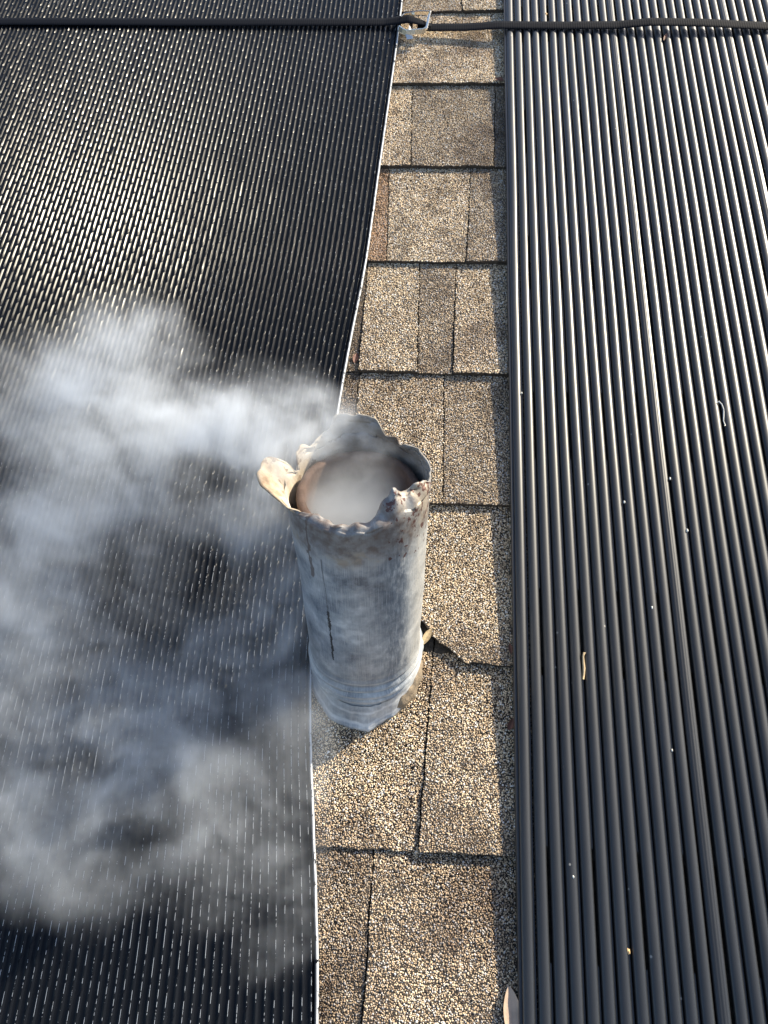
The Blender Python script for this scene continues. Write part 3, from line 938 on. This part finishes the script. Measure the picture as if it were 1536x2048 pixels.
leaf('dry_leaf', 'thin brown leaf sliver caught under the strap on the tubes', (0.3170, 0.8130, 0.0118), 0.0150, 0.0035, R(-22), 0.5, M_REDLEAF, 0.0015, 8)
TZ = TN + 0.0029
twig('twig', 'short pale hooked twig resting in a slot between tubes', [(0.1790, 0.0372, TZ - 0.0006), (0.1777, 0.0368, TZ + 0.0002), (0.1768, 0.0345, TZ - 0.0002), (0.1769, 0.0300, TZ - 0.0010), (0.1772, 0.0250, TZ - 0.0015), (0.1768, 0.0200, TZ - 0.0018), (0.1762, 0.0160, TZ - 0.0015)], 0.0008, 0.0012, M_TWIG, 'twig')
twig('twig', 'thin grey curled twig hooked over a tube at the right edge of the picture', [(0.3110, 0.2790, TZ - 0.0006), (0.3130, 0.2800, TZ + 0.0005), (0.3155, 0.2770, TZ), (0.3168, 0.2720, TZ - 0.001), (0.3160, 0.2660, TZ - 0.001), (0.3150, 0.2600, TZ - 0.001), (0.3160, 0.2550, TZ - 0.001), (0.3148, 0.2540, TZ)], 0.0006, 0.0005, M_DROP, 'twig')
speck('seed_husk', 'small tan seed husk on the tubes near the bottom of the picture', (0.1966, -0.1699, TZ - 0.0022), 0.0016, M_HUSK, 'husk', 1)
speck('seed_husk', 'small reddish seed husk on the tubes just above the strap', (0.1742, 0.8647, TZ - 0.0022), 0.0022, M_HUSK, 'husk', 2)
for k, (u, v, sz, lab) in enumerate([
        (0.1615, -0.1258, 0.0009, 'pale round dropping on a tube above the seed husk'),
        (0.2702, 0.1479, 0.0013, 'white dropping on the tube just right of the lap seam'),
        (0.2391, -0.0351, 0.0008, 'pale speck on a tube left of the lap seam at the pipe foot level'),
        (0.2345, 0.0775, 0.0012, 'beige dropping on a tube left of the lap seam near the slots'),
        (0.2195, 0.1735, 0.0011, 'dull speck on a tube level with the pipe rim'),
        (0.1330, 0.2860, 0.0009, 'white speck on the second tube beside the top end of a slot'),
        (0.2610, 0.1980, 0.0011, 'grey speck on the lap seam above the white dropping')]):
    speck('bird_dropping', lab, (u, v, TZ - 0.0008), sz, M_DROP, 'dropping', 10 + k, 'droppings on the tubes')

# ------------------------------------------------------------------ steam
BLOBS = [
  (-0.004, 0.1050, 0.202, 0.0300, 0.0220, 0.022, 1.0), (-0.0300, 0.1160, 0.205, 0.0270, 0.0270, 0.032, 1.7),
  (-0.0334, 0.1296, 0.200, 0.0312, 0.0336, 0.045, 1.9), (-0.0607, 0.1347, 0.200, 0.0365, 0.0320, 0.050, 1.7), (-0.0118, 0.1219, 0.210, 0.0175, 0.0228, 0.040, 0.9),
  (-0.1006, 0.1363, 0.190, 0.0420, 0.0330, 0.050, 1.3), (-0.1598, 0.1731, 0.200, 0.0580, 0.0430, 0.050, 1.5), (-0.1369, 0.1274, 0.190, 0.0700, 0.0430, 0.060, 1.1),
  (-0.2089, 0.1499, 0.190, 0.0461, 0.0516, 0.060, 0.9), (-0.1886, 0.0930, 0.180, 0.0600, 0.0450, 0.060, 0.9), (-0.1023, 0.0933, 0.170, 0.0580, 0.0380, 0.050, 0.85),
  (-0.0592, 0.0884, 0.160, 0.0330, 0.0480, 0.050, 1.0), (-0.2219, 0.0384, 0.160, 0.0580, 0.0530, 0.060, 0.65), (-0.1721, 0.0491, 0.150, 0.0550, 0.0380, 0.050, 0.6),
  (-0.1999, -0.0204, 0.130, 0.0600, 0.0580, 0.060, 0.62), (-0.2024, -0.0923, 0.120, 0.0700, 0.0560, 0.060, 0.8), (-0.1474, -0.0758, 0.110, 0.0600, 0.0480, 0.050, 0.7),
  (-0.1042, -0.0910, 0.100, 0.0550, 0.0430, 0.045, 0.65), (-0.1202, -0.0422, 0.110, 0.0480, 0.0330, 0.045, 0.5), (-0.0778, 0.0188, 0.110, 0.0400, 0.0400, 0.040, 0.7),
  (-0.0486, 0.0422, 0.110, 0.0260, 0.0520, 0.035, 0.85), (-0.0764, -0.0312, 0.100, 0.0480, 0.0400, 0.040, 0.7), (-0.0453, -0.0597, 0.080, 0.0380, 0.0500, 0.035, 0.65),
  (-0.0323, -0.0178, 0.080, 0.0220, 0.0320, 0.030, 0.7), (-0.0634, -0.1298, 0.080, 0.0450, 0.0400, 0.035, 0.55), (-0.1545, -0.1356, 0.100, 0.0700, 0.0300, 0.050, 0.6),
  (-0.0399, -0.1745, 0.070, 0.0290, 0.0330, 0.030, 0.42), (-0.0263, -0.1214, 0.070, 0.0240, 0.0450, 0.030, 0.38), (-0.1250, 0.0050, 0.120, 0.0500, 0.0400, 0.040, 0.35)]
STEAM_DENSITY = 7.2
def build_steam():
    sm = bpy.data.materials.new('steam')
    sm.use_nodes = True
    nt = sm.node_tree
    nt.nodes.clear()
    out = nt.nodes.new('ShaderNodeOutputMaterial')
    pv = nt.nodes.new('ShaderNodeVolumePrincipled')
    pv.inputs['Color'].default_value = (0.88, 0.93, 1.0, 1)
    pv.inputs['Density'].default_value = STEAM_DENSITY
    pv.inputs['Anisotropy'].default_value = 0.15
    nt.links.new(pv.outputs[0], out.inputs['Volume'])
    g = bpy.data.node_groups.new('steam_plume', 'GeometryNodeTree')
    g.interface.new_socket('Geometry', in_out='INPUT', socket_type='NodeSocketGeometry')
    g.interface.new_socket('Geometry', in_out='OUTPUT', socket_type='NodeSocketGeometry')
    go = g.nodes.new('NodeGroupOutput')
    N, L = g.nodes.new, g.links.new
    pos = N('GeometryNodeInputPosition').outputs[0]
    def vm(op, a, b):
        nd = N('ShaderNodeVectorMath'); nd.operation = op
        for s, v in zip(nd.inputs, (a, b)):
            if isinstance(v, bpy.types.NodeSocket): L(v, s)
            elif v is not None: s.default_value = v
        return nd
    def mm(op, a, b=0.0, clamp=False):
        nd = N('ShaderNodeMath'); nd.operation = op; nd.use_clamp = clamp
        for s, v in zip(nd.inputs, (a, b)):
            if isinstance(v, bpy.types.NodeSocket): L(v, s)
            else: s.default_value = v
        return nd.outputs[0]
    def nz(vec, scale, detail, rough, color=False):
        nd = N('ShaderNodeTexNoise'); nd.inputs['Scale'].default_value = scale
        nd.inputs['Detail'].default_value = detail; nd.inputs['Roughness'].default_value = rough
        L(vec, nd.inputs['Vector'])
        return nd.outputs['Color' if color else 'Fac']
    # curl the position with two scales of noise
    w1 = vm('SUBTRACT', nz(pos, 11.0, 2.0, 0.5, True), (0.5, 0.5, 0.5)).outputs[0]
    p1 = vm('ADD', pos, vm('MULTIPLY', w1, (0.050, 0.050, 0.04)).outputs[0]).outputs[0]
    w2 = vm('SUBTRACT', nz(p1, 30.0, 3.0, 0.55, True), (0.5, 0.5, 0.5)).outputs[0]
    p2 = vm('ADD', p1, vm('MULTIPLY', w2, (0.034, 0.034, 0.028)).outputs[0]).outputs[0]
    w3 = vm('SUBTRACT', nz(p2, 95.0, 3.0, 0.6, True), (0.5, 0.5, 0.5)).outputs[0]
    p2 = vm('ADD', p2, vm('MULTIPLY', w3, (0.010, 0.010, 0.008)).outputs[0]).outputs[0]
    total = None
    for k, (u, v, n, ru, rv, rn, s) in enumerate(BLOBS):
        src = p2
        d = vm('DIVIDE', vm('SUBTRACT', src, (u, v, n)).outputs[0], (ru * 1.25, rv * 1.25, rn))
        ln = vm('LENGTH', d.outputs[0], None).outputs['Value']
        mr = N('ShaderNodeMapRange'); mr.interpolation_type = 'SMOOTHSTEP'
        L(ln, mr.inputs[0])
        for q, val in zip(mr.inputs[1:5], (1.0, 0.50, 0.0, s)): q.default_value = val
        total = mr.outputs[0] if total is None else mm('ADD', total, mr.outputs[0])
    f1 = nz(vm('MULTIPLY', p2, (0.8, 1.15, 1.0)).outputs[0], 19.0, 8.0, 0.66)
    wis = N('ShaderNodeMapRange'); L(f1, wis.inputs[0])
    for q, val in zip(wis.inputs[1:5], (0.40, 0.60, 0.08, 1.9)): q.default_value = val
    f2 = nz(vm('MULTIPLY', p2, (1.0, 1.0, 0.6)).outputs[0], 60.0, 4.0, 0.6)
    wis2 = N('ShaderNodeMapRange'); L(f2, wis2.inputs[0])
    for q, val in zip(wis2.inputs[1:5], (0.36, 0.64, 0.35, 1.55)): q.default_value = val
    dens = mm('MULTIPLY', mm('MULTIPLY', total, wis.outputs[0]), wis2.outputs[0])
    # the mouth of the pipe is full of it
    rel = vm('SUBTRACT', pos, (PB[0] - 0.003, PB[1] - 0.002, PB[2])).outputs[0]
    along = vm('DOT_PRODUCT', rel, tuple(AX)).outputs['Value']
    sc_ = N('ShaderNodeVectorMath'); sc_.operation = 'SCALE'; sc_.inputs[0].default_value = tuple(AX); L(along, sc_.inputs['Scale'])
    rad = vm('LENGTH', vm('SUBTRACT', rel, sc_.outputs[0]).outputs[0], None).outputs['Value']
    def mr(x, a, b, c, d):
        nd = N('ShaderNodeMapRange'); nd.interpolation_type = 'SMOOTHSTEP'; L(x, nd.inputs[0])
        for q, val in zip(nd.inputs[1:5], (a, b, c, d)): q.default_value = val
        return nd.outputs[0]
    mouth = mm('MULTIPLY', mr(rad, 0.0375, 0.024, 0.0, 2.9), mm('MULTIPLY', mr(along, 0.120, 0.160, 0.0, 1.0), mr(along, 0.208, 0.186, 0.0, 1.0)))
    mouth = mm('MULTIPLY', mouth, mr(f1, 0.30, 0.66, 0.35, 1.6))
    dens = mm('ADD', dens, mouth)
    # nothing under the panels
    sx = N('ShaderNodeSeparateXYZ'); L(pos, sx.inputs[0])
    fl = N('ShaderNodeMapRange'); L(sx.outputs[2], fl.inputs[0])
    for q, val in zip(fl.inputs[1:5], (0.014, 0.035, 0.0, 1.0)): q.default_value = val
    dens = mm('MULTIPLY', dens, fl.outputs[0])
    vc = N('GeometryNodeVolumeCube')
    L(dens, vc.inputs['Density'])
    vc.inputs['Background'].default_value = 0.0
    lo, hi = (-0.34, -0.25, 0.012), (0.06, 0.27, 0.275)
    vc.inputs['Min'].default_value = lo
    vc.inputs['Max'].default_value = hi
    for a, b, c in zip(('X', 'Y', 'Z'), lo, hi):
        vc.inputs['Resolution ' + a].default_value = int((c - b) / 0.0025)
    st = N('GeometryNodeSetMaterial'); st.inputs['Material'].default_value = sm
    L(vc.outputs[0], st.inputs[0]); L(st.outputs[0], go.inputs[0])
    me = bpy.data.meshes.new('steam')
    o = bpy.data.objects.new('steam', me)
    COL.objects.link(o)
    me.materials.append(sm)
    o.matrix_world = ROOF.copy()
    md = o.modifiers.new('plume', 'NODES')
    md.node_group = g
    tag(o, 'white steam drifting from the vent pipe over the ribbed mat', 'steam', kind='stuff')
    return o
build_steam()
